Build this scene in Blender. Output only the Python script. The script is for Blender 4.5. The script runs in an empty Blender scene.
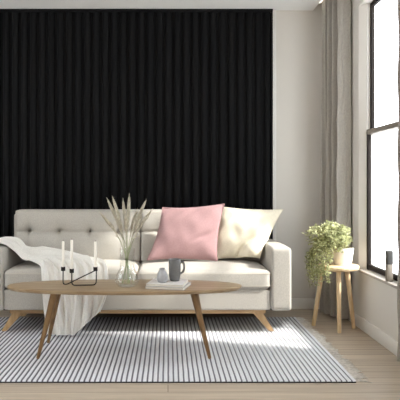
import bpy, bmesh, math, random
from mathutils import Vector, Matrix
random.seed(7)
C = bpy.context.scene.collection
PI = math.pi
def V(*a): return Vector(a)
def lin(c):
    return tuple(((x/255)/12.92 if x/255 <= .04045 else ((x/255+.055)/1.055)**2.4) for x in c)
# ------------------------------------------------------------------ materials
def mat(name, rgb, rough=.6, metal=0, spec=.3, noise=None, bump=None, sheen=0, trans=0, rgb2=None):
    """noise=(scale xyz, amount) varies the colour; bump=(scale xyz, strength, distance)"""
    m = bpy.data.materials.new(name); m.use_nodes = True
    nt = m.node_tree; N = nt.nodes; L = nt.links
    b = N['Principled BSDF']; out = N['Material Output']
    c = lin(rgb)
    b.inputs['Base Color'].default_value = (*c, 1)
    b.inputs['Roughness'].default_value = rough
    b.inputs['Metallic'].default_value = metal
    b.inputs['Specular IOR Level'].default_value = spec
    if sheen:
        b.inputs['Sheen Weight'].default_value = sheen
    tc = N.new('ShaderNodeTexCoord')
    if noise:
        mp = N.new('ShaderNodeMapping'); mp.inputs['Scale'].default_value = noise[0]
        L.new(tc.outputs['Object'], mp.inputs['Vector'])
        nz = N.new('ShaderNodeTexNoise'); nz.inputs['Scale'].default_value = 1; nz.inputs['Detail'].default_value = 4
        L.new(mp.outputs[0], nz.inputs['Vector'])
        rp = N.new('ShaderNodeValToRGB')
        a = noise[1]
        c2 = lin(rgb2) if rgb2 else tuple(x*(1-a) for x in c)
        c1 = c if rgb2 else tuple(min(1, x*(1+a*.6)) for x in c)
        rp.color_ramp.elements[0].position = .35; rp.color_ramp.elements[1].position = .65
        rp.color_ramp.elements[0].color = (*c2, 1); rp.color_ramp.elements[1].color = (*c1, 1)
        L.new(nz.outputs['Fac'], rp.inputs['Fac']); L.new(rp.outputs[0], b.inputs['Base Color'])
    if bump:
        mp = N.new('ShaderNodeMapping'); mp.inputs['Scale'].default_value = bump[0]
        L.new(tc.outputs['Object'], mp.inputs['Vector'])
        nz = N.new('ShaderNodeTexNoise'); nz.inputs['Scale'].default_value = 1; nz.inputs['Detail'].default_value = 3
        L.new(mp.outputs[0], nz.inputs['Vector'])
        bp = N.new('ShaderNodeBump'); bp.inputs['Strength'].default_value = bump[1]; bp.inputs['Distance'].default_value = bump[2]
        L.new(nz.outputs['Fac'], bp.inputs['Height']); L.new(bp.outputs[0], b.inputs['Normal'])
    if trans:
        t = N.new('ShaderNodeBsdfTranslucent'); t.inputs['Color'].default_value = (*c, 1)
        mx = N.new('ShaderNodeMixShader'); mx.inputs[0].default_value = trans
        L.new(b.outputs[0], mx.inputs[1]); L.new(t.outputs[0], mx.inputs[2]); L.new(mx.outputs[0], out.inputs['Surface'])
    return m
def glass_mat(name, tint, refl):
    m = bpy.data.materials.new(name); m.use_nodes = True
    nt = m.node_tree; N = nt.nodes; L = nt.links
    N.remove(N['Principled BSDF']); out = N['Material Output']
    t = N.new('ShaderNodeBsdfTransparent'); t.inputs['Color'].default_value = (*tint, 1)
    g = N.new('ShaderNodeBsdfGlossy'); g.inputs['Roughness'].default_value = .03
    fw = N.new('ShaderNodeLayerWeight'); fw.inputs['Blend'].default_value = .5
    pw = N.new('ShaderNodeMath'); pw.operation = 'POWER'; pw.inputs[1].default_value = 5; L.new(fw.outputs['Facing'], pw.inputs[0])
    lw = N.new('ShaderNodeMath'); lw.operation = 'MULTIPLY_ADD'; lw.inputs[1].default_value = refl; lw.inputs[2].default_value = refl*.05; L.new(pw.outputs[0], lw.inputs[0])
    mx = N.new('ShaderNodeMixShader')
    L.new(lw.outputs[0], mx.inputs[0]); L.new(t.outputs[0], mx.inputs[1]); L.new(g.outputs[0], mx.inputs[2])
    L.new(mx.outputs[0], out.inputs['Surface'])
    return m
def wood(name, a, b, scale, rough=.45):
    m = mat(name, a, rough, noise=(scale, .2), rgb2=b, bump=(scale, .15, .002), spec=.35)
    return m

M = {}
M['wall'] = mat('wall_paint', (214, 209, 202), .9, bump=((60, 60, 60), .05, .001), spec=.15)
M['trimw'] = mat('trim_paint', (230, 227, 222), .6)
M['sill'] = mat('sill_stone', (176, 168, 160), .7, noise=((20, 20, 20), .06))
M['ceiling'] = mat('ceiling_paint', (244, 243, 242), .95, spec=.1)
M['black'] = mat('black_slats', (16, 16, 17), .7, spec=.1)
M['sofa'] = mat('sofa_linen', (178, 173, 165), .9, noise=((220, 220, 160), .12), bump=((420, 420, 420), .25, .002), sheen=.15, spec=.1)
M['pipe'] = mat('sofa_piping', (186, 179, 168), .9, spec=.1)
M['button'] = mat('button_fabric', (140, 134, 126), .9, spec=.1)
M['pink'] = mat('pink_cotton', (162, 129, 130), .9, noise=((90, 90, 90), .06), bump=((260, 260, 260), .2, .002), sheen=.2, spec=.1)
M['cream'] = mat('cream_cotton', (226, 217, 197), .9, noise=((90, 90, 90), .05), bump=((260, 260, 260), .2, .002), sheen=.2, spec=.1)
M['throw'] = mat('throw_gauze', (238, 235, 230), .9, noise=((120, 120, 120), .06), bump=((300, 300, 300), .25, .002), trans=.08, spec=.1)
M['oak'] = wood('oak_legs', (192, 162, 122), (166, 134, 96), (40, 40, 5))
M['oakx'] = wood('oak_rail', (192, 162, 122), (166, 134, 96), (5, 40, 40))
M['table'] = wood('table_walnut_oak', (172, 150, 120), (146, 122, 94), (3, 45, 45), .38)
M['tleg'] = wood('table_leg_oak', (138, 108, 74), (114, 86, 56), (45, 45, 6))
M['stool'] = wood('pale_ash', (232, 208, 172), (214, 184, 142), (40, 40, 5), .5)
M['curtain'] = mat('curtain_linen', (170, 164, 156), .95, noise=((120, 120, 60), .10), bump=((250, 250, 120), .3, .002), trans=.06, spec=.05)
M['frame'] = mat('window_frame_metal', (44, 39, 37), .7, spec=.1)
M['frame_lit'] = mat('transom_metal_lit', (140, 131, 122), .5, metal=.1)  # frame metal for the transom, its daylit face put into the colour
M['glass'] = glass_mat('window_glass', (.97, .98, .98), .5)
M['vglass'] = glass_mat('vase_glass', (.982, .988, .984), .95)
M['iron'] = mat('black_iron', (38, 36, 36), .45, metal=.6)
M['wax'] = mat('white_wax', (240, 236, 228), .5)
M['wick'] = mat('wick', (60, 55, 50), .9)
M['bookw'] = mat('book_cover_white', (226, 224, 222), .5)
M['bookg'] = mat('book_cover_grey', (178, 176, 176), .5)
M['pages'] = mat('book_pages', (214, 208, 198), .9, noise=((5, 5, 900), .15))
M['mug'] = mat('mug_glaze', (112, 112, 114), .35, noise=((40, 40, 40), .12), spec=.5)
M['bud'] = mat('bud_vase_glaze', (164, 164, 168), .35, noise=((30, 30, 30), .1), spec=.5)
M['pot'] = mat('white_pot', (236, 230, 222), .5, noise=((25, 25, 25), .05))
M['soil'] = mat('soil', (60, 46, 36), 1, noise=((60, 60, 60), .4))
M['leaf'] = mat('leaf', (224, 224, 178), .6, noise=((55, 55, 55), .3), rgb2=(92, 102, 54), trans=.25)
M['stem'] = mat('plant_stem', (132, 128, 84), .8)
M['plume'] = mat('plume', (214, 208, 192), .95, noise=((120, 120, 60), .25), rgb2=(172, 166, 150), trans=.2, spec=.05)
M['gstem'] = mat('grass_stem', (140, 152, 112), .8, spec=.2)
M['fringe'] = mat('fringe_yarn', (222, 218, 212), .95, noise=((60, 60, 60), .2))
M['bind_shadow'] = mat('rug_binding_shadow', (62, 58, 58), .95)  # dark binding, with the shadow along the front edge painted in
M['boxd'] = mat('box_dark', (62, 60, 58), .5)
M['boxl'] = mat('box_taupe', (128, 120, 110), .5)
def led_mat():
    m = bpy.data.materials.new('led'); m.use_nodes = True
    b = m.node_tree.nodes['Principled BSDF']
    b.inputs['Emission Color'].default_value = (1, .93, .82, 1); b.inputs['Emission Strength'].default_value = 3
    return m
M['led'] = led_mat()
def floor_mat():
    m = bpy.data.materials.new('oak_floor'); m.use_nodes = True
    nt = m.node_tree; N = nt.nodes; L = nt.links; b = N['Principled BSDF']
    tc = N.new('ShaderNodeTexCoord')
    br = N.new('ShaderNodeTexBrick'); br.offset = .37; br.offset_frequency = 2
    br.inputs['Scale'].default_value = 1
    br.inputs['Brick Width'].default_value = 3.1; br.inputs['Row Height'].default_value = .118
    br.inputs['Mortar Size'].default_value = .0022; br.inputs['Mortar Smooth'].default_value = .3; br.inputs['Bias'].default_value = 0
    br.inputs['Color1'].default_value = (*lin((196, 182, 165)), 1)
    br.inputs['Color2'].default_value = (*lin((182, 167, 150)), 1)
    br.inputs['Mortar'].default_value = (*lin((104, 88, 72)), 1)
    L.new(tc.outputs['Object'], br.inputs['Vector'])
    mp = N.new('ShaderNodeMapping'); mp.inputs['Scale'].default_value = (2.2, 38, 1)
    L.new(tc.outputs['Object'], mp.inputs['Vector'])
    nz = N.new('ShaderNodeTexNoise'); nz.inputs['Scale'].default_value = 1; nz.inputs['Detail'].default_value = 5
    L.new(mp.outputs[0], nz.inputs['Vector'])
    rp = N.new('ShaderNodeValToRGB')
    rp.color_ramp.elements[0].position = .3; rp.color_ramp.elements[1].position = .7
    rp.color_ramp.elements[0].color = (.80, .79, .77, 1); rp.color_ramp.elements[1].color = (1.06, 1.05, 1.04, 1)
    L.new(nz.outputs['Fac'], rp.inputs['Fac'])
    mx = N.new('ShaderNodeMix'); mx.data_type = 'RGBA'; mx.blend_type = 'MULTIPLY'; mx.inputs[0].default_value = 1
    L.new(br.outputs['Color'], mx.inputs[6]); L.new(rp.outputs[0], mx.inputs[7]); L.new(mx.outputs[2], b.inputs['Base Color'])
    b.inputs['Roughness'].default_value = .42; b.inputs['Specular IOR Level'].default_value = .4
    bp = N.new('ShaderNodeBump'); bp.inputs['Strength'].default_value = .3; bp.inputs['Distance'].default_value = .002; bp.invert = True
    L.new(br.outputs['Fac'], bp.inputs['Height']); L.new(bp.outputs[0], b.inputs['Normal'])
    return m
M['floor'] = floor_mat()
PER = .0292
def rug_mat():
    m = bpy.data.materials.new('rug_stripes'); m.use_nodes = True
    nt = m.node_tree; N = nt.nodes; L = nt.links; b = N['Principled BSDF']
    tc = N.new('ShaderNodeTexCoord'); sp = N.new('ShaderNodeSeparateXYZ'); L.new(tc.outputs['Object'], sp.inputs[0])
    # slight yarn wobble
    nz0 = N.new('ShaderNodeTexNoise'); nz0.inputs['Scale'].default_value = 5; L.new(tc.outputs['Object'], nz0.inputs['Vector'])
    a = N.new('ShaderNodeMath'); a.operation = 'MULTIPLY_ADD'; a.inputs[1].default_value = .004; L.new(nz0.outputs['Fac'], a.inputs[0]); L.new(sp.outputs['X'], a.inputs[2])
    d = N.new('ShaderNodeMath'); d.operation = 'DIVIDE'; d.inputs[1].default_value = PER; L.new(a.outputs[0], d.inputs[0])
    f = N.new('ShaderNodeMath'); f.operation = 'FRACT'; L.new(d.outputs[0], f.inputs[0])
    rp = N.new('ShaderNodeValToRGB'); e = rp.color_ramp.elements
    dk = (*lin((112, 110, 118)), 1); lt = (*lin((228, 229, 234)), 1)
    e[0].position = .0; e[0].color = dk; e[1].position = .24; e[1].color = dk
    x = e.new(.34); x.color = lt; x = e.new(.93); x.color = lt; x = e.new(1); x.color = dk
    L.new(f.outputs[0], rp.inputs['Fac'])
    nz = N.new('ShaderNodeTexNoise'); nz.inputs['Scale'].default_value = 90; L.new(tc.outputs['Object'], nz.inputs['Vector'])
    r2 = N.new('ShaderNodeValToRGB'); r2.color_ramp.elements[0].color = (.82, .82, .82, 1); r2.color_ramp.elements[1].color = (1.08, 1.08, 1.08, 1)
    L.new(nz.outputs['Fac'], r2.inputs['Fac'])
    mx = N.new('ShaderNodeMix'); mx.data_type = 'RGBA'; mx.blend_type = 'MULTIPLY'; mx.inputs[0].default_value = 1
    L.new(rp.outputs[0], mx.inputs[6]); L.new(r2.outputs[0], mx.inputs[7]); L.new(mx.outputs[2], b.inputs['Base Color'])
    b.inputs['Roughness'].default_value = .95; b.inputs['Specular IOR Level'].default_value = .1
    bp = N.new('ShaderNodeBump'); bp.inputs['Strength'].default_value = .4; bp.inputs['Distance'].default_value = .003
    L.new(nz.outputs['Fac'], bp.inputs['Height']); L.new(bp.outputs[0], b.inputs['Normal'])
    return m
M['rug'] = rug_mat()

# ------------------------------------------------------------------ mesh helpers
def link(name, me, m, parent=None, smooth=35):
    for mm in (m if isinstance(m, list) else [m]): me.materials.append(mm)
    if smooth:
        me.shade_smooth(); me.set_sharp_from_angle(angle=math.radians(smooth))
    o = bpy.data.objects.new(name, me); C.objects.link(o)
    if parent is not None:
        o.parent = parent; o.matrix_parent_inverse = Matrix.Identity(4)
        # geometry is given in world coordinates: bring it into the parent's frame
        w = Matrix.Identity(4); p = parent
        chain = []
        while p: chain.append(p); p = p.parent
        for q in reversed(chain): w = w @ Matrix.LocRotScale(q.location, q.rotation_euler, q.scale)
        me.transform(w.inverted())
    return o
class MB:
    def __init__(s): s.bm = bmesh.new()
    def add(s, verts, faces):
        vs = [s.bm.verts.new(v) for v in verts]
        for f in faces:
            try: s.bm.faces.new([vs[i] for i in f])
            except ValueError: pass
        return vs
    def box(s, x0, x1, y0, y1, z0, z1, bev=0, seg=2, mtx=None):
        b = bmesh.new(); bmesh.ops.create_cube(b, size=1)
        for v in b.verts: v.co = V((x0+x1)/2+v.co.x*(x1-x0), (y0+y1)/2+v.co.y*(y1-y0), (z0+z1)/2+v.co.z*(z1-z0))
        if bev: bmesh.ops.bevel(b, geom=b.edges[:], offset=bev, segments=seg, affect='EDGES', profile=.5)
        if mtx: bmesh.ops.transform(b, matrix=mtx, verts=b.verts)
        s.merge(b); return s
    def merge(s, b):
        me = bpy.data.meshes.new('t'); b.to_mesh(me); b.free(); s.bm.from_mesh(me); bpy.data.meshes.remove(me)
    def tube(s, pts, rad, n=10, closed=False, cap=True):
        pts = [Vector(p) for p in pts]; k = len(pts)
        rs = rad if isinstance(rad, (list, tuple)) else [rad]*k
        rings = []; up = None
        for i, p in enumerate(pts):
            a = pts[(i-1) % k] if (closed or i > 0) else p; b = pts[(i+1) % k] if (closed or i < k-1) else p
            t = (b-a).normalized()
            if up is None:
                up = V(0, 0, 1) if abs(t.z) < .9 else V(1, 0, 0)
            x = t.cross(up).normalized(); y = x.cross(t).normalized(); up = y
            rings.append([s.bm.verts.new(p+(x*math.cos(2*PI*j/n)+y*math.sin(2*PI*j/n))*rs[i]) for j in range(n)])
        for i in range(k if closed else k-1):
            r0, r1 = rings[i], rings[(i+1) % k]
            for j in range(n): s.bm.faces.new((r0[j], r0[(j+1) % n], r1[(j+1) % n], r1[j]))
        if cap and not closed: s.bm.faces.new(rings[0][::-1]); s.bm.faces.new(rings[-1])
        return s
    def lathe(s, prof, cx, cy, cz, n=32, cap0=True, cap1=True):
        rings = []
        for r, z in prof: rings.append([s.bm.verts.new((cx+r*math.cos(2*PI*j/n), cy+r*math.sin(2*PI*j/n), cz+z)) for j in range(n)])
        for a, b in zip(rings, rings[1:]):
            for j in range(n): s.bm.faces.new((a[j], a[(j+1) % n], b[(j+1) % n], b[j]))
        if cap0: s.bm.faces.new(rings[0][::-1])
        if cap1: s.bm.faces.new(rings[-1])
        return s
    def grid(s, fn, nu, nv, wrap=False):
        g = [[s.bm.verts.new(fn(i/nu, j/nv)) for j in range(nv+1)] for i in range(nu+(0 if wrap else 1))]
        k = len(g)
        for i in range(nu):
            for j in range(nv):
                s.bm.faces.new((g[i][j], g[(i+1) % k][j], g[(i+1) % k][j+1], g[i][j+1]))
        return s
    def build(s, name, m, parent=None, smooth=35, solid=0, fixn=True):
        if fixn: bmesh.ops.recalc_face_normals(s.bm, faces=s.bm.faces)
        if solid:
            bmesh.ops.solidify(s.bm, geom=s.bm.faces[:], thickness=solid)
        me = bpy.data.meshes.new(name); s.bm.to_mesh(me); s.bm.free()
        return link(name, me, m, parent, smooth)
def soft_box(x0, x1, y0, y1, z0, z1, r, puff=(0, 0, 0), n=28, fn=None):
    """rounded box on a dense grid, with pillowing on each axis"""
    b = bmesh.new(); bmesh.ops.create_cube(b, size=2)
    bmesh.ops.subdivide_edges(b, edges=b.edges[:], cuts=n, use_grid_fill=True)
    c = V((x0+x1)/2, (y0+y1)/2, (z0+z1)/2); h = V((x1-x0)/2, (y1-y0)/2, (z1-z0)/2)
    for v in b.verts:
        u = v.co.copy()
        # concentrate grid near the edges
        w = V(*[math.sin(q*PI/2)*.5+q*.5 for q in u])
        p = V(w.x*h.x, w.y*h.y, w.z*h.z)
        q = V(*[max(-(h[i]-r), min(h[i]-r, p[i])) for i in range(3)])
        d = p-q
        if d.length > 1e-6: p = q+d.normalized()*r
        if puff[0]: p.x += puff[0]*w.x*(1-w.y**2)*(1-w.z**2)
        if puff[1]: p.y += puff[1]*w.y*(1-w.x**2)**.6*(1-w.z**2)
        if puff[2]: p.z += puff[2]*w.z*(1-w.x**4)*(1-w.y**2)**.6
        p += c
        if fn: p = fn(p, w)
        v.co = p
    return b
def frombm(b, name, m, parent, smooth=60):
    me = bpy.data.meshes.new(name); b.to_mesh(me); b.free(); return link(name, me, m, parent, smooth)
def tag(o, label=None, cat=None, group=None, kind=None):
    if label: o['label'] = label
    if cat: o['category'] = cat
    if group: o['group'] = group
    if kind: o['kind'] = kind
    return o
def empty(name, loc, label, cat, group=None, rz=0):
    o = bpy.data.objects.new(name, None); C.objects.link(o); o.location = loc; o.rotation_euler.z = rz
    o.empty_display_size = .1
    return tag(o, label, cat, group)
def struct(o): o['kind'] = 'structure'; return o
def smooth(x): x = max(0, min(1, x)); return x*x*(3-2*x)
def spline(P, n):
    """Catmull-Rom through P, n samples per span"""
    P = [Vector(p) for p in P]; Q = [2*P[0]-P[1]]+P+[2*P[-1]-P[-2]]; out = []
    for i in range(1, len(Q)-2):
        for k in range(n):
            t = k/n
            out.append(.5*((2*Q[i])+(Q[i+1]-Q[i-1])*t+(2*Q[i-1]-5*Q[i]+4*Q[i+1]-Q[i+2])*t*t+(3*Q[i]-Q[i-1]-3*Q[i+1]+Q[i+2])*t**3))
    out.append(P[-1]); return out

# ------------------------------------------------------------------ the room
WX = 1.48; BY = 5.32; CZ = 2.647; LX = -3.2; RY = -2.2; PZ = 2.84
WT = .10   # thickness of the window wall
struct(MB().box(LX-.1, WX+WT, RY-.1, BY+.1, -.1, 0).build('floor', M['floor'], smooth=0))
struct(MB().box(LX-.1, WX+WT, BY, BY+.1, 0, PZ).build('wall_back', M['wall'], smooth=0))
wl = MB(); wl.box(LX-.1, LX, RY, 1.8, 0, PZ); wl.box(LX-.1, LX, 4.0, BY, 0, PZ); wl.box(LX-.1, LX, 1.8, 4.0, 0, .9); wl.box(LX-.1, LX, 1.8, 4.0, 2.5, PZ)
struct(wl.build('wall_left', M['wall'], smooth=0))
w3 = empty('window_fill_3', (LX-.05, 2.9, .9), None, None); struct(w3)  # unseen window, added in the left wall to brighten the right side
f = MB()
for yy in (1.8, 2.875, 3.95): f.box(LX-.07, LX-.02, yy, yy+.05, .9, 2.5)
f.box(LX-.07, LX-.02, 1.85, 3.95, .9, .95); f.box(LX-.07, LX-.02, 1.85, 3.95, 2.45, 2.5)
f.build('window_frame', M['frame'], w3); MB().box(LX-.047, LX-.043, 1.85, 3.95, .95, 2.45).build('pane', M['glass'], w3, 0)
struct(MB().box(LX-.1, WX+WT, RY-.1, RY, 0, PZ).build('wall_front', M['wall'], smooth=0))
cl = MB(); cl.box(LX, 1.286, RY, BY, CZ, PZ); cl.box(1.286, WX+WT, RY, BY, PZ-.03, PZ)
struct(cl.build('ceiling', M['ceiling'], smooth=0))
W0, W1, ZS, ZT = 3.78, 4.60, .455, 2.49        # the visible window
X0, X1 = -.5, 1.95                              # unseen window, added to fill the room with light from the right
wr = MB()
wr.box(WX, WX+WT, W1+.06, BY, 0, PZ-.03); wr.add([(WX, W1+.06, 0), (WX+.045, W1, 0), (WX+WT, W1, 0), (WX+WT, W1+.06, 0), (WX, W1+.06, PZ-.03), (WX+.045, W1, PZ-.03), (WX+WT, W1, PZ-.03), (WX+WT, W1+.06, PZ-.03)], [(0, 1, 5, 4), (1, 2, 6, 5), (0, 3, 2, 1), (4, 5, 6, 7)]); wr.box(WX, WX+.045, W1-.001, W1+.06, 0, ZS-.02); wr.box(WX, WX+.045, W1-.001, W1+.06, ZT, PZ-.03); wr.box(WX, WX+WT, X1, W0, 0, PZ-.03); wr.box(WX, WX+WT, RY, X0, 0, PZ-.03)
wr.box(WX, WX+WT, W0, W1, 0, ZS-.02); wr.box(WX, WX+WT, W0, W1, ZT, PZ-.03)
wr.box(WX, WX+WT, X0, X1, 0, ZS-.02); wr.box(WX, WX+WT, X0, X1, ZT, PZ-.03)
struct(wr.build('wall_right', M['wall'], smooth=0))
def window(name, y0, y1, mull):
    r = empty(name, (1.55, (y0+y1)/2, ZS), None, None); struct(r)
    f = MB(); w = .035
    fx0 = 1.522; fl = 1.548; fu0 = 1.549; fx1 = 1.574
    f.box(fu0, fx1, y0, y0+w, 1.50, ZT, .002); f.box(fu0, fx1, y1-w, y1, 1.50, ZT, .002)
    f.box(fu0, fx1, y0, y1, ZT-.03, ZT, .002)
    for m_ in mull: f.box(fu0, fx1, m_-.02, m_+.02, 1.5, ZT, .002)
    f.build('upper_sash', M['frame'], r)
    s = MB(); s.box(fx0, fl, y1-w, y1, ZS, 1.49, .002); s.box(fx0, fl, y0, y0+w, ZS, 1.49, .002)
    s.box(fx0, fl, y0, y1, ZS+.005, ZS+.042, .002)
    for m_ in mull: s.box(fx0, fl, m_-.02, m_+.02, ZS, 1.49, .002)
    s.build('lower_sash', M['frame'], r)
    MB().box(fx0-.002, fx1, y0, y1, 1.485, 1.522, .003).build('transom', M['frame_lit'], r)
    MB().box(1.533, 1.537, y0+w, y1-w, ZS+.04, 1.485).build('pane', M['glass'], r, 0)
    MB().box(1.560, 1.564, y0+w, y1-w, 1.522, ZT-.03).build('pane', M['glass'], r, 0)
    MB().box(WX-.022, 1.575, y0, y1, ZS-.02, ZS, .004).build('window_sill', M['sill'], r)
    return r
window('window_1', W0, W1, []); window('window_fill_2', X0, X1, [.7])
struct(MB().box(.93, WX, BY-.014, BY, 0, .095, .004).build('baseboard_back', M['trimw']))
struct(MB().box(WX-.014, WX, RY, BY-.014, 0, .095, .004).build('baseboard_right', M['trimw']))
struct(MB().box(.921, .955, BY-.03, BY, 0, CZ, .003).build('trim_1', M['trimw']))
struct(MB().box(LX, LX+.014, RY, BY-.1, 0, .095, .004).build('baseboard_left', M['trimw']))

# slatted wall panel
sp = empty('slatted_wall_panel', ((LX+.92)/2, 5.30, 0), 'tall matte black panel of vertical slats on the wall behind the sofa', 'wall panel')
per = .0795
prof = []
x = .905
pts2 = []
while x > LX+.01:
    # one rounded slat then a groove
    for k in range(9):
        a = PI*k/8
        pts2.append((x-.026+.026*math.cos(a), 5.290-.016*math.sin(a)**.8))
    pts2.append((x-.056, 5.300)); pts2.append((x-.075, 5.300))
    x -= per
b = MB()
vs0 = [b.bm.verts.new((p[0], p[1], .0)) for p in pts2]; vs1 = [b.bm.verts.new((p[0], p[1], CZ-.0)) for p in pts2]
b0 = [b.bm.verts.new((p[0], 5.318, .0)) for p in pts2]; b1 = [b.bm.verts.new((p[0], 5.318, CZ)) for p in pts2]
for i in range(len(pts2)-1):
    b.bm.faces.new((vs0[i], vs0[i+1], vs1[i+1], vs1[i])); b.bm.faces.new((b0[i], b1[i], b1[i+1], b0[i+1]))
    b.bm.faces.new((vs0[i], b0[i], b0[i+1], vs0[i+1])); b.bm.faces.new((vs1[i], vs1[i+1], b1[i+1], b1[i]))
b.bm.faces.new((vs0[0], vs1[0], b1[0], b0[0])); b.bm.faces.new((vs0[-1], b0[-1], b1[-1], vs1[-1]))
b.build('slats', M['black'], sp, 40)
MB().box(LX, .921, 5.262, 5.287, CZ-.026, CZ-.001, .003).build('top_trim', M['black'], sp)
MB().box(.906, .920, 5.262, 5.318, 0, CZ-.026, .003).build('side_trim', M['black'], sp)

tag(MB().box(1.2865, 1.300, 5.02, 5.12, 2.652, 2.664).build('led_strip', M['led']), 'thin glowing light strip along the ceiling edge above the curtain', 'light strip')

# ------------------------------------------------------------------ curtains
def curtain(name, p0, p1, z0, z1, folds, amp, label, seed, gather=.75):
    rnd = random.Random(seed); ph = [rnd.uniform(0, 6) for _ in range(6)]
    p0 = Vector((*p0, 0)); p1 = Vector((*p1, 0)); d = p1-p0; nrm = V(d.y, -d.x, 0).normalized()
    def fn(u, v):
        z = z0+(z1-z0)*v
        w = u+.02*math.sin(u*9+ph[0]+v*2)*math.sin(PI*u)
        u = u**gather
        q = p0+d*w
        loosen = .75+.35*(1-v)
        s = math.sin(2*PI*folds*u+ph[1]+.5*math.sin(v*3+ph[2]))
        s = math.copysign(abs(s)**.75, s)
        s2 = math.sin(2*PI*folds*2.3*u+ph[3]+v*1.5)
        q = q+nrm*(amp*loosen*(.8*s+.22*s2))
        q = q+nrm*.004*math.sin(v*40+u*22+ph[4])*(.3+.7*math.sin(u*13+ph[5])**2)
        q.z = z
        return q
    b = MB().grid(fn, 150, 60)
    o = b.build(name, M['curtain'], None, 80, solid=.003)
    tag(o, label, 'curtain', 'linen curtains at the window')
    return o
curtain('curtain', (1.335, 5.13), (1.430, 4.79), .02, 2.795, 4.4, .050, 'grey linen curtain hanging in folds behind the plant stool in the room corner', 3)
curtain('curtain', (1.432, 3.70), (1.425, 3.48), .02, 2.795, 3.2, .022, 'grey linen curtain at the right edge, in front of the window, nearest the viewer', 5)

# ------------------------------------------------------------------ sofa
SX = -.225
sofa = empty('sofa', (SX, 4.8, 0), 'light beige linen three seat sofa with tufted back and oak legs', 'sofa')
AI, AO = .98, 1.13          # arm inner / outer half widths
FY = 4.385; ZB = .18; ZA = .64
for s in (-1, 1):
    x0, x1 = sorted((SX+s*AI, SX+s*AO))
    frombm(soft_box(x0, x1, FY, 5.10, ZB, ZA, .022, (.004, .002, .006), 20), 'arm', M['sofa'], sofa)
frombm(soft_box(SX-AI+.002, SX+AI-.002, FY+.012, 5.0, ZB, .335, .014, (0, .002, 0), 20), 'base', M['sofa'], sofa)
frombm(soft_box(SX-AO+.05, SX+AO-.05, 5.065, 5.20, ZB, .865, .03, (0, 0, 0), 20), 'back_frame', M['sofa'], sofa)
for s in (-1, 1):
    x0, x1 = sorted((SX+s*.003, SX+s*(AI-.003)))
    c = frombm(soft_box(x0, x1, FY-.006, 4.985, .335, .478, .036, (.0, .006, .022), 30), 'seat_cushion', M['sofa'], sofa)
    p = []
    for zz in (.362, .452):
        loop = []
        r = .03; ya, yb = FY-.0065, 4.97; xa, xb = x0-.0, x1+.0
        for cx, cy, a0 in ((xb-r, ya+r, -PI/2), (xb-r, yb-r, 0), (xa+r, yb-r, PI/2), (xa+r, ya+r, PI)):
            for k in range(6): a = a0+k*PI/10; loop.append((cx+r*.98*math.cos(a), cy+r*.98*math.sin(a), zz))
        p.append(loop)
    b = MB(); [b.tube(l, .0035, 6, closed=True) for l in p]
    b.build('piping', M['pipe'], c)
# tufted back cushions
HB = 1.04
buttons = [.175, .425, .675, .925]
BZ = .715
for s in (-1, 1):
    bx = [SX+s*t for t in buttons]
    x0, x1 = sorted((SX+s*.003, SX+s*HB))
    def dimple(p, w, bx=bx):
        if w.y < .2:
            k = smooth((-w.y-.2)/.6)
            dep = 0
            dep += .014*math.exp(-((p.z-BZ)/.012)**2)+.010*math.exp(-((p.z-BZ)/.05)**2)
            for q in bx:
                r2 = (p.x-q)**2+(p.z-BZ)**2
                dep += .036*math.exp(-r2/.020**2)+.034*math.exp(-r2/.07**2)
                up = .016*math.exp(-((p.x-q)/.012)**2)*math.exp(-abs(p.z-BZ)/.10)
                dep += up
            p.y += dep*k
        # lean back towards the top
        p.y += (p.z-.5)*.12
        return p
    c = frombm(soft_box(x0, x1, 4.915, 5.085, .470, .893, .020, (0, .036, .0), 60, dimple), 'back_cushion', M['sofa'], sofa)
    for q in bx:
        b = MB(); b.lathe([(.002, 0), (.010, .001), (.0125, .005), (.011, .009), (.003, .010)], 0, 0, 0, 14)
        bmesh.ops.rotate(b.bm, cent=(0, 0, 0), matrix=Matrix.Rotation(PI/2, 3, 'X'), verts=b.bm.verts)
        bmesh.ops.translate(b.bm, vec=(q, 4.915-.03*0+.070+.0258-.002, BZ), verts=b.bm.verts)
        b.build('button', M['button'], c)
# oak base: rails and slanted legs
MB().box(SX-.95, SX+.95, 4.45, 4.49, .146, ZB, .004).build('rail', M['oakx'], sofa)
MB().box(SX-.95, SX+.95, 5.03, 5.07, .146, ZB, .004).build('rail', M['oakx'], sofa)
def slant_leg(s, y0):
    b = MB(); t = [(SX+s*.845, .160), (SX+s*.925, .160)]; q = [(SX+s*.975, 0.0155), (SX+s*1.012, 0.0155)]
    ys = (y0, y0+.045); v = []
    for y in ys: v += [(t[0][0], y, t[0][1]), (t[1][0], y, t[1][1]), (q[1][0], y, q[1][1]), (q[0][0], y, q[0][1])]
    b.add(v, [(0, 1, 2, 3), (7, 6, 5, 4), (0, 4, 5, 1), (1, 5, 6, 2), (2, 6, 7, 3), (3, 7, 4, 0)])
    bmesh.ops.recalc_face_normals(b.bm, faces=b.bm.faces)
    bmesh.ops.bevel(b.bm, geom=b.bm.edges[:], offset=.004, segments=2, affect='EDGES')
    b.build('leg', M['oak'], sofa)
for s in (-1, 1): slant_leg(s, 4.4475)
def back_leg(s):
    b = MB(); t = [(SX+s*.845, .160), (SX+s*.925, .160)]; q = [(SX+s*.975, 0.0005), (SX+s*1.012, 0.0005)]
    v = []
    for y in (5.0275, 5.0725): v += [(t[0][0], y, t[0][1]), (t[1][0], y, t[1][1]), (q[1][0], y, q[1][1]), (q[0][0], y, q[0][1])]
    b.add(v, [(0, 1, 2, 3), (7, 6, 5, 4), (0, 4, 5, 1), (1, 5, 6, 2), (2, 6, 7, 3), (3, 7, 4, 0)])
    b.build('leg', M['oak'], sofa)
for s in (-1, 1): back_leg(s)

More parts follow.
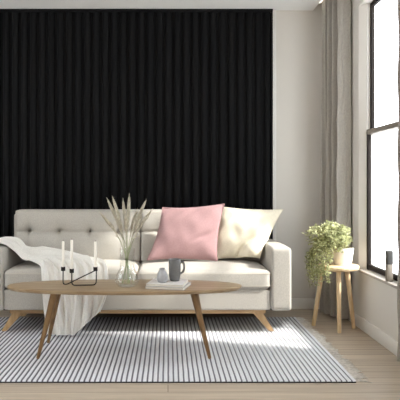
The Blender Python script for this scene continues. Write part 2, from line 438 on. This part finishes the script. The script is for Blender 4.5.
# ------------------------------------------------------------------ pillows
def pillow(name, TL, TR, BR, BL, th, m, label, fold=False, seed=1, cy=0):
    TL, TR, BR, BL = map(Vector, (TL, TR, BR, BL)); n = 40
    nr = ((TR-BL).cross(TL-BR)).normalized()
    if nr.y > 0: nr = -nr
    rnd = random.Random(seed); ph = [rnd.uniform(0, 6) for _ in range(6)]
    def pt(u, v, side):
        # concave sides: pull the rim inwards between the corners
        pu = u*(1-.085*(1-v*v)); pv = v*(1-.085*(1-u*u))
        a = (pu+1)/2; c = (pv+1)/2
        p = (BL*(1-a)+BR*a)*(1-c)+(TL*(1-a)+TR*a)*c
        h = max(0, (1-u*u))**.55*max(0, (1-v*v))**.55
        # sit: fuller below
        h *= 1-.16*v
        wr = .006*math.sin(u*7+v*5+ph[0])*(1-h)+.004*math.sin(u*13-v*9+ph[1])*(1-h)
        q = p+nr*side*(th*h+wr*side*(1 if h > .02 else 0))
        # centre line bends
        q += nr*(.012*math.sin(u*2+ph[2])*v)
        q += nr*side*h*(1 if fold else .45)*(.007*math.sin(u*4.5-v*3+ph[3])+.005*math.sin(u*3+v*8+ph[4])+.003*math.sin(u*12+v*6+ph[5]))
        if fold:
            # lower right corner curls up and forward over the arm
            rho = math.hypot((1-u)*.95, (1+v)*1.15)
            k = smooth((.98-rho)/.55)
            q += V(-.03, -.085, .022)*k
            fr = (1 if side > 0 else 0)*smooth(h*4)
            q += nr*(-.034*math.exp(-((rho-1.0)/.10)**2)*fr*(.35+.65*smooth((-.2-v)*2)))
            q += nr*(.016*math.exp(-((rho-.78)/.12)**2)*fr)
        else:
            r = (u*.5-v*.85-.45)/.07
            q += nr*(-.016*math.exp(-r*r)*(1 if side > 0 else 0)*math.exp(-((u-.55)/.25)**2))
        return q
    b = bmesh.new(); G = {}
    for side in (1, -1):
        for i in range(n+1):
            for j in range(n+1):
                u = math.sin((i/n*2-1)*PI/2)*.6+(i/n*2-1)*.4; v = math.sin((j/n*2-1)*PI/2)*.6+(j/n*2-1)*.4
                rim = i in (0, n) or j in (0, n)
                if rim and side == -1: G[side, i, j] = G[1, i, j]
                else: G[side, i, j] = b.verts.new(pt(u, v, side))
        for i in range(n):
            for j in range(n):
                f = (G[side, i, j], G[side, i+1, j], G[side, i+1, j+1], G[side, i, j+1])
                b.faces.new(f if side == 1 else f[::-1])
    bmesh.ops.recalc_face_normals(b, faces=b.faces)
    o = frombm(b, name, m, None, 80)
    # piping seam round the rim
    rim = []
    for i in range(n): rim.append(G_co(pt, i, 0, n))
    for j in range(n): rim.append(G_co(pt, n, j, n))
    for i in range(n, 0, -1): rim.append(G_co(pt, i, n, n))
    for j in range(n, 0, -1): rim.append(G_co(pt, 0, j, n))
    MB().tube(rim, .0035, 6, closed=True).build('seam', m, o)
    return tag(o, label, 'pillow')
def G_co(pt, i, j, n):
    u = math.sin((i/n*2-1)*PI/2)*.6+(i/n*2-1)*.4; v = math.sin((j/n*2-1)*PI/2)*.6+(j/n*2-1)*.4
    return pt(u, v, 1)
pillow('throw_pillow', (-.045, 4.865, .922), (.455, 4.84, .945), (.385, 4.68, .510), (-.165, 4.715, .505), .075, M['pink'],
       'dusty pink square pillow leaning on the sofa back, left of the cream one', seed=2)
pillow('throw_pillow', (.415, 4.895, .922), (.935, 4.875, .905), (.735, 4.70, .515), (.345, 4.775, .510), .078, M['cream'],
       'cream square pillow with a crumpled corner beside the right sofa arm', fold=True, seed=4)

# ------------------------------------------------------------------ throw blanket
def blanket():
    # A: front/left edge; B: back/right edge. Same number of stations.
    A = [(-1.385, 4.50, .40), (-1.380, 4.52, .58), (-1.362, 4.50, .652), (-1.225, 4.47, .654), (-1.165, 4.50, .600), (-1.085, 4.47, .532), (-1.00, 4.43, .520),
         (-.935, 4.385, .500), (-.915, 4.345, .430), (-.895, 4.335, .30), (-.870, 4.325, .15), (-.845, 4.310, .035)]
    B = [(-1.385, 4.86, .43), (-1.380, 4.86, .58), (-1.362, 4.86, .652), (-1.215, 4.87, .654), (-1.150, 4.86, .575), (-1.02, 4.86, .545), (-.86, 4.84, .540),
         (-.665, 4.72, .530), (-.475, 4.46, .512), (-.435, 4.345, .430), (-.445, 4.322, .30), (-.490, 4.320, .185)]
    SA = spline(A, 8); SB = spline(B, 8); n = len(SA); nu = 160
    rnd = random.Random(11); ph = [rnd.uniform(0, 6) for _ in range(8)]
    b = MB(); G = []
    for i in range(n):
        t = i/(n-1); row = []
        a, c = SA[i], SB[i]
        i0, i1 = max(0, i-1), min(n-1, i+1)
        tang = ((SA[i1]-SA[i0])+(SB[i1]-SB[i0])).normalized()
        nr = (c-a).cross(tang).normalized()
        if nr.z < 0 and abs(nr.z) > .3: nr = -nr
        if abs(nr.z) <= .3 and nr.y > 0 and t > .6: nr = -nr
        for j in range(nu+1):
            u = j/nu
            p = a.lerp(c, u)
            hang = smooth((t-.62)/.12)
            f = .45*math.sin(u*38+ph[0]+t*5)+.25*math.sin(u*67+ph[1]-t*7)+.30*math.sin(u*19+ph[2]+t*9)
            f = f+1.1*(1-abs(math.sin(u*12.5+t*4+ph[3])))**2+.8*(1-abs(math.sin(u*21-t*6+ph[4])))**2
            amp = .014+.026*smooth((t-.28)/.15)+.012*hang
            f2 = (f+1.0)*.5
            p = p+nr*(amp*f2)
            if hang > 0:
                # lower hem: sweeps from floor at left to raised corner at right
                he = smooth((t-.78)/.22)
                tgt = .028+.165*max(0, (u-.5)/.5)
                p.z += he*(tgt-(.035+.150*u))
                p.z = max(p.z, .022)
            if .30 < t < .66: p.z = max(p.z, .505)
            row.append(b.bm.verts.new(p))
        G.append(row)
    for i in range(n-1):
        for j in range(nu): b.bm.faces.new((G[i][j], G[i+1][j], G[i+1][j+1], G[i][j+1]))
    o = b.build('throw_blanket', M['throw'], None, 80, solid=.003)
    tag(o, 'off white gauzy throw draped over the left sofa arm and seat, trailing to the rug', 'blanket')
    # hem roll along the free lower edge and the right edge
    hb = MB(); hb.tube([SB[k]+V(0, -.012, .004) for k in range(int(n*.60), n)], .0045, 6)
    hb.build('hem', M['throw'], o)
blanket()

# ------------------------------------------------------------------ rug
RX0, RX1, RY0, RY1 = -2.06, 1.045, 3.34, 4.95
def rug():
    r = empty('rug', ((RX0+RX1)/2, (RY0+RY1)/2, 0), 'woven rug of charcoal and white ribs under the coffee table, fringed at the right', 'rug')
    r.location.x = 0
    nx = int((RX1-RX0)/PER*7); b = MB()
    def z(x):
        f = (x/PER) % 1
        return .0095+.005*abs(math.sin(PI*((f-.34)/.66)))**.6 if f > .34 else .0095+.001*math.sin(PI*f/.34)
    ys = [RY0, RY0, RY0+.004, RY0+.012, 3.6, 3.9, 4.2, 4.5, 4.8, RY1-.01, RY1]
    G = []
    for i in range(nx+1):
        x = RX0+(RX1-RX0)*i/nx; row = []
        for k, y in enumerate(ys):
            zz = z(x)
            if k == 0 or k == len(ys)-1: zz = .0006
            if k == 1: zz *= .7
            f = (x/PER) % 1
            yy = y-(.006 if (k < 2 and f > .34) else 0)
            row.append(b.bm.verts.new((x, yy, zz)))
        G.append(row)
    for i in range(nx):
        for k in range(len(ys)-1): b.bm.faces.new((G[i][k], G[i+1][k], G[i+1][k+1], G[i][k+1]))
    b.build('woven_body', M['rug'], r, 50)
    MB().box(RX0, RX1, RY0-.0105, RY0-.0065, .0006, .008, .0015, 1).build('edge_binding_shadow', M['bind_shadow'], r)
    f = MB(); rnd = random.Random(5)
    n = 190
    for i in range(n):
        y = RY0+.004+(RY1-RY0-.008)*i/(n-1)+rnd.uniform(-.003, .003)
        L_ = rnd.uniform(.055, .095); dy = rnd.uniform(-.022, .022); h = rnd.uniform(.003, .007)
        f.tube([(RX1-.006, y, .006), (RX1+L_*.4, y+dy*.3, h), (RX1+L_*.75, y+dy*.8, .0035), (RX1+L_, y+dy*1.3, .002)], [.0028, .0026, .0022, .0016], 5)
    o = f.build('fringe', M['fringe'], r); tag(o, 'pale yarn fringe', kind='stuff')
rug()
RZ = .0148

# ------------------------------------------------------------------ coffee table
TX, TY, TZ = -.28, 3.875, .453
tb = empty('coffee_table', (TX, TY, RZ), 'oval wooden coffee table with slanted tapered legs on the striped rug', 'table')
def table_top():
    prof = [(.0, -.026), (.86, -.026), (.935, -.0225), (.985, -.012), (.998, -.006), (1, -.002), (.997, -.0005), (.990, 0), (.8, 0), (.4, 0), (0, 0)]
    n = 120; b = MB(); rings = []
    for k, (r, z) in enumerate(prof):
        if r == 0: rings.append([b.bm.verts.new((TX, TY, TZ+z))]); continue
        row = []
        for j in range(n):
            a = 2*PI*j/n; e = 2/2.25
            cx = math.copysign(abs(math.cos(a))**e, math.cos(a)); cy = math.copysign(abs(math.sin(a))**e, math.sin(a))
            off = (1-r)*.25
            rx = .755*r if r < .9 else .755-.235*(1-r); ry = .245*r if r < .9 else .245-.235*(1-r)
            if r == .86: rx = .755-.035; ry = .245-.035
            row.append(b.bm.verts.new((TX+rx*cx, TY+ry*cy, TZ+z)))
        rings.append(row)
    for a, c in zip(rings, rings[1:]):
        if len(a) == 1: 
            for j in range(n): b.bm.faces.new((a[0], c[(j+1) % n], c[j]))
        elif len(c) == 1:
            for j in range(n): b.bm.faces.new((a[j], a[(j+1) % n], c[0]))
        else:
            for j in range(n): b.bm.faces.new((a[j], a[(j+1) % n], c[(j+1) % n], c[j]))
    b.build('tabletop', M['table'], tb, 30)
table_top()
for (x, y, tx, ty) in ((-.815, 3.75, -.715, 3.79), (.262, 3.75, .162, 3.79), (-.825, 4.13, -.725, 4.00), (.262, 4.12, .172, 4.00)):
    MB().tube([(x, y, RZ), (x+(tx-x)*.02, y+(ty-y)*.02, RZ+.006), (tx, ty, TZ-.027)], [.0085, .0105, .0245], 16).build('leg', M['tleg'], tb)

# candle holder
def rounded(P, r=.02, n=5):
    P = [Vector(p) for p in P]; out = [P[0]]
    for i in range(1, len(P)-1):
        a = (P[i-1]-P[i]); c = (P[i+1]-P[i]); ra = min(r, a.length*.45, c.length*.45)
        a = P[i]+a.normalized()*ra; c = P[i]+c.normalized()*ra
        for k in range(n+1):
            t = k/n; out.append(a*(1-t)**2+P[i]*2*t*(1-t)+c*t*t)
    out.append(P[-1]); return out
cups = [(-.681, 3.895, .549, .735), (-.616, 3.84, .544, .749), (-.468, 3.87, .552, .735)]
ch = empty('candle_holder', (-.58, 3.87, TZ), 'black bent wire candle holder with three cups, on the left of the coffee table', 'candle holder')
w = MB(); wz = TZ+.0045
w.tube(rounded([(-.681, 3.895, .545), (-.681, 3.895, wz), (-.655, 3.88, wz), (-.468, 3.87, .549)], .018), .0038, 8)
w.build('wire', M['iron'], ch)
w = MB(); w.tube(rounded([(-.616, 3.84, .541), (-.616, 3.84, wz), (-.462, 3.86, wz), (-.462, 3.87, .549)], .024), .0038, 8)
w.build('wire', M['iron'], ch)
for x, y, z, t in cups:
    MB().lathe([(.0125, -.006), (.014, -.004), (.014, .020), (.0105, .020), (.0105, 0)], x, y, z, 20).build('cup', M['iron'], ch)
names = ['white taper candle in the leftmost cup of the wire holder', 'tallest white taper candle, in the middle cup of the wire holder', 'white taper candle in the rightmost cup, nearest the glass vase']
for (x, y, z, t), lb in zip(cups, names):
    c = MB().lathe([(.0088, .0002), (.0092, .004), (.0088, t-z-.004), (.006, t-z)], x, y, z, 18).build('candle', M['wax'])
    tag(c, lb, 'candle', 'taper candles')
    MB().tube([(x, y, t-.002), (x+.001, y, t+.009)], .0011, 6).build('wick', M['wick'], c)

# glass vase
VX, VY = -.262, 3.845
gv = MB().lathe([(.001, .0002), (.052, .0002), (.060, .003), (.074, .022), (.078, .048), (.072, .078), (.056, .100), (.048, .118), (.0465, .150), (.047, .20), (.0495, .240),
                 (.0465, .240), (.044, .20), (.0435, .150), (.045, .118), (.053, .099), (.069, .077), (.075, .048), (.071, .024), (.056, .010), (.001, .009)], VX, VY, TZ, 40, False, False).build('glass_vase', M['vglass'], None, 60)
tag(gv, 'clear glass bulb vase with a tall neck in the middle of the coffee table', 'vase')
# grasses: (tip px-derived x, z), y, plume length
S = 600/VY
tips = [(101.5, 213, -.03, 'leaning farthest left'), (106.5, 199, .03, 'tall, second from the left'), (113, 197, -.02, 'tall, third from the left'), (122.5, 200, .03, 'upright, left of the tallest'),
        (129.5, 195, -.01, 'tallest and upright at the centre'), (146, 200, .02, 'tall, leaning right'), (151.5, 210, -.03, 'leaning farthest right'),
        (126, 212, -.04, 'short, before the tallest'), (136.5, 211, .04, 'short, right of centre'), (142, 216, -.05, 'short, low at the right'), (116, 214, -.05, 'short, low at the left')]
for k, (px, py, dy, nm) in enumerate(tips):
    tx, tz = (px-168)/S, 1.1+(185-py)/S; ty = VY+dy*1.6
    ang = 2*PI*k/len(tips)*3
    bot = V(VX+.020*math.cos(ang)-(tx-VX)*.12, VY+.018*math.sin(ang), TZ+.016)
    neck = V(VX+(tx-VX)*.13, VY+(ty-VY)*.25, TZ+.235)
    mid = V(VX+(tx-VX)*.50, VY+(ty-VY)*.5, TZ+.235+(tz-TZ-.235)*.55)
    tip = V(tx, ty, tz)
    sp_ = spline([bot, neck, mid, tip], 10)
    g = empty('dried_plume', bot, 'dried stem with a feathery beige plume, '+nm+' in the vase', 'dried flower', 'dried plumes in the glass vase')
    MB().tube(sp_[:-4], .0017, 6).build('stem', M['gstem'], g)
    m_ = len(sp_); st = int(m_*.52); body = sp_[st:]
    L_ = len(body); b = MB()
    rr = [.0020+.0090*math.sin(PI*min(1, (i+.5)/L_)**1.25)**.9 for i in range(L_)]; rr[-1] = .0008
    b.tube(body, rr, 7)
    rnd = random.Random(k)
    for q in range(240):
        t = rnd.uniform(0, .97)*(L_-1); i = int(t); p = body[i].lerp(body[min(L_-1, i+1)], t-i)
        d = (body[min(L_-1, i+1)]-body[max(0, i-1)]).normalized()
        s_ = V(rnd.gauss(0, 1), rnd.gauss(0, 1), rnd.gauss(0, 1)); s_ = (s_-d*s_.dot(d)).normalized()
        e = p+d*rnd.uniform(.014, .026)+s_*rnd.uniform(.008, .015)*math.sin(PI*min(1, (t+1.2)/L_))
        b.tube([p, p.lerp(e, .6)+s_*.001, e], [.0011, .0009, .0003], 3)
    b.build('plume', M['plume'], g)
    if k % 3: continue
    lf = MB()     # slim leaf blades bending off the stem
    for q in range(1):
        i = int(m_*.36)+q*3; p = sp_[i]; s_ = 1 if rnd.random() < .5 else -1
        e = [p, p+V(.012*s_, .003, .035), p+V(.030*s_, .004, .062), p+V(.052*s_, .006, .072)]
        lf.tube(spline(e, 5), [.0016+.0012*math.sin(PI*a/15) for a in range(16)], 4)
    lf.build('blade', M['plume'], g)

# books
def book(name, cx, cy, z0, w, d, h, rz, mc, label):
    r = empty(name, (cx, cy, z0), label, 'book', 'books on the coffee table', rz=rz)
    mt = Matrix.Translation((cx, cy, z0)) @ Matrix.Rotation(rz, 4, 'Z')
    c = MB(); c.box(-w/2, w/2, -d/2, d/2, 0, .002, .0006, 1, mt); c.box(-w/2, w/2, -d/2, d/2, h-.002, h, .0006, 1, mt); c.box(-w/2, -w/2+.0022, -d/2, d/2, .001, h-.001, .0006, 1, mt)
    # link() moves world geometry into the parent's frame
    c.build('cover', mc, r, 30)
    MB().box(-w/2+.0022, w/2-.003, -d/2+.003, d/2-.003, .002, h-.002, 0, 1, mt).build('page_block', M['pages'], r, 0)
book('book', .005, 3.820, TZ+.0005, .245, .225, .016, math.radians(-14), M['bookg'], 'grey covered book lying on the table, lower of the two')
book('book', -.002, 3.824, TZ+.0170, .232, .212, .015, math.radians(-11), M['bookw'], 'white covered book on top of the grey one, under the mug')
BT = TZ+.0323
bv = MB().lathe([(.001, 0), (.024, 0), (.028, .002), (.0345, .018), (.036, .034), (.031, .056), (.021, .074), (.0175, .082), (.0195, .090), (.0165, .090), (.0145, .082), (.018, .074), (.027, .056), (.031, .034), (.029, .018), (.02, .006), (.001, .005)], -.036, 3.795, BT, 28, False, False).build('bud_vase', M['bud'], None, 50)
tag(bv, 'small pale grey teardrop bud vase on the white book, left of the mug', 'vase')
mg = empty('mug', (.043, 3.85, BT), 'tall dark grey ceramic mug with a handle, standing on the white book', 'mug')
MB().lathe([(.001, 0), (.026, 0), (.031, .003), (.036, .03), (.0385, .07), (.040, .138), (.0395, .140), (.0375, .138), (.036, .07), (.033, .03), (.028, .008), (.001, .007)], .043, 3.85, BT, 32, False, False).build('body', M['mug'], mg, 50)
MB().tube(spline([(.080, 3.85, BT+.118), (.097, 3.847, BT+.118), (.104, 3.845, BT+.092), (.097, 3.845, BT+.060), (.076, 3.85, BT+.046)], 8), .0072, 12).build('handle', M['mug'], mg)

# ------------------------------------------------------------------ stool
QX, QY, QZ = 1.285, 4.53, .497
stl = empty('stool', (QX, QY, 0), 'round pale wooden stool on three splayed legs under the window-side plant', 'stool')
MB().lathe([(.001, -.034), (.135, -.034), (.145, -.031), (.151, -.024), (.153, -.012), (.151, -.004), (.146, 0), (.001, 0)], QX, QY, QZ, 56, False, False).build('seat', M['stool'], stl, 40)
for (x, y) in ((1.135, 4.685), (1.272, 4.455), (1.425, 4.60)):
    tx, ty = QX+(x-QX)*.42, QY+(y-QY)*.55
    if x < 1.2: tx, ty = 1.185, 4.60
    if 1.2 < x < 1.3: tx, ty = 1.272, 4.475
    if x > 1.4: tx, ty = 1.36, 4.56
    MB().tube([(x, y, 0.0003), (x+(tx-x)*.02, y+(ty-y)*.02, .008), (tx, ty, QZ-.033)], [.0120, .0150, .0185], 18).build('leg', M['stool'], stl)

# ------------------------------------------------------------------ potted plant
PX, PY = 1.325, 4.55
pl = empty('potted_plant', (PX, PY, QZ), 'bushy pale green trailing plant in a white pot, spilling over the stool edge', 'potted plant')
PH = .128
MB().lathe([(.001, .0003), (.060, .0003), (.064, .003), (.076, .08), (.081, PH-.004), (.080, PH), (.075, PH), (.072, PH-.01), (.068, .06), (.001, .05)], PX, PY, QZ, 40, False, False).build('pot', M['pot'], pl, 40)
MB().lathe([(.001, PH-.012), (.07, PH-.018), (.071, PH-.03), (.001, PH-.03)], PX, PY, QZ, 24, False, False).build('soil', M['soil'], pl)
rnd = random.Random(21)
paths = []
top = V(PX, PY, QZ+PH-.015)
cen = V(1.196, 4.50, .69)
for k in range(120):
    a = V(top.x+rnd.uniform(-.05, .05), top.y+rnd.uniform(-.05, .04), top.z)
    while True:
        d = V(rnd.uniform(-1, 1), rnd.uniform(-1, 1), rnd.uniform(-.75, 1))
        if d.length < 1: break
    if d.length > .05: d = d.normalized()*d.length**.45
    e = cen+V(d.x*.185, d.y*.125, d.z*.14)
    if e.x > 1.36: e.z = max(e.z, .64)
    e.x = min(e.x, 1.425); e.y = min(e.y, 4.63)
    if e.z < .56 and e.x > 1.12: e.z = .56+rnd.random()*.04
    mid = a.lerp(e, .5)+V(0, 0, .05+.03*rnd.random())
    paths.append(spline([a, mid, e], 7))
for k in range(22):      # trailing strands over the seat edge
    a = V(top.x-.05, top.y-.03+rnd.uniform(-.02, .02), top.z)
    ang = rnd.uniform(math.radians(175), math.radians(252))
    R = rnd.uniform(.172, .215)
    ex, ey = QX+R*math.cos(ang)-.02, QY+R*math.sin(ang)*.8
    zb = rnd.uniform(.32, .47)
    paths.append(spline([a, V(PX-.12, (a.y+ey)/2, .68+.03*rnd.random()), V(ex+.01, ey, .60), V(ex+rnd.uniform(-.02, .01), ey, .50), V(ex+rnd.uniform(-.03, .02), ey+rnd.uniform(-.01, .01), zb)], 7))
sb = MB(); fb = MB()
for P in paths:
    sb.tube(P, .0012, 4)
    n = len(P)
    long_ = n > 20
    for i in range(4 if not long_ else 7, n):
        for q in range(2 if not long_ else 2):
            p = P[i].lerp(P[i-1], rnd.random())
            d = V(rnd.gauss(0, 1), rnd.gauss(0, 1)-.3, rnd.gauss(0, .8)+.45).normalized()
            L_ = rnd.uniform(.018, .030); wd = L_*rnd.uniform(.28, .42)
            up = V(rnd.gauss(0, .5), rnd.gauss(0, .5), 1); sd = d.cross(up).normalized(); nn = sd.cross(d)
            c0 = p+d*L_*.12
            v = [c0, c0+d*L_*.4+sd*wd+nn*wd*.25, c0+d*L_*.4-nn*.0005, c0+d*L_*.4-sd*wd+nn*wd*.25, c0+d*L_*.78+sd*wd*.6+nn*wd*.1, c0+d*L_*.78-sd*wd*.6+nn*wd*.1, c0+d*L_-nn*wd*.2]
            if max(x.x for x in v) > 1.455: continue
            if max(x.y for x in v) > 4.66 and max(x.x for x in v) > 1.33: continue
            fb.add(v, [(0, 1, 2), (0, 2, 3), (1, 4, 6, 2), (2, 6, 5, 3)])
sb.build('stems', M['stem'], pl)
fb.build('foliage', M['leaf'], pl, 60, fixn=False)

# ------------------------------------------------------------------ box on the sill
bx = empty('decorative_box', (1.482, 4.02, ZS), 'narrow two-tone dark and taupe box standing on the window sill by the right curtain', 'box')
MB().box(1.463, 1.501, 4.001, 4.039, ZS+.0003, ZS+.115, .002).build('lower_case', M['boxl'], bx)
MB().box(1.462, 1.502, 4.0, 4.04, ZS+.115, ZS+.205, .002).build('lid', M['boxd'], bx)

# ------------------------------------------------------------------ light
w = bpy.data.worlds.new('World'); bpy.context.scene.world = w; w.use_nodes = True
bg = w.node_tree.nodes['Background']; bg.inputs['Color'].default_value = (.93, .97, 1, 1); bg.inputs['Strength'].default_value = 6
s = bpy.data.lights.new('sun', 'SUN'); s.energy = 9; s.angle = math.radians(5); s.color = (1, .95, .88)
so = bpy.data.objects.new('sun', s); C.objects.link(so)
AZ, EL = math.radians(17), math.radians(40)
d = V(-math.cos(AZ)*math.cos(EL), math.sin(AZ)*math.cos(EL), -math.sin(EL))
so.rotation_euler = d.to_track_quat('-Z', 'Y').to_euler(); so.location = (6, -2, 6)

cam = bpy.data.cameras.new('camera'); co = bpy.data.objects.new('camera', cam); C.objects.link(co)
co.location = (0, 0, 1.1); co.rotation_euler = (PI/2, 0, 0)
cam.sensor_width = 36; cam.lens = 54; cam.shift_x = .08; cam.shift_y = -.0375; cam.clip_start = .05
sc = bpy.context.scene; sc.camera = co
sc.view_settings.view_transform = 'Standard'; sc.view_settings.look = 'None'; sc.view_settings.gamma = 1
sc.view_settings.exposure = 0.1
sc.cycles.max_bounces = 12; sc.cycles.diffuse_bounces = 8; sc.cycles.transparent_max_bounces = 16
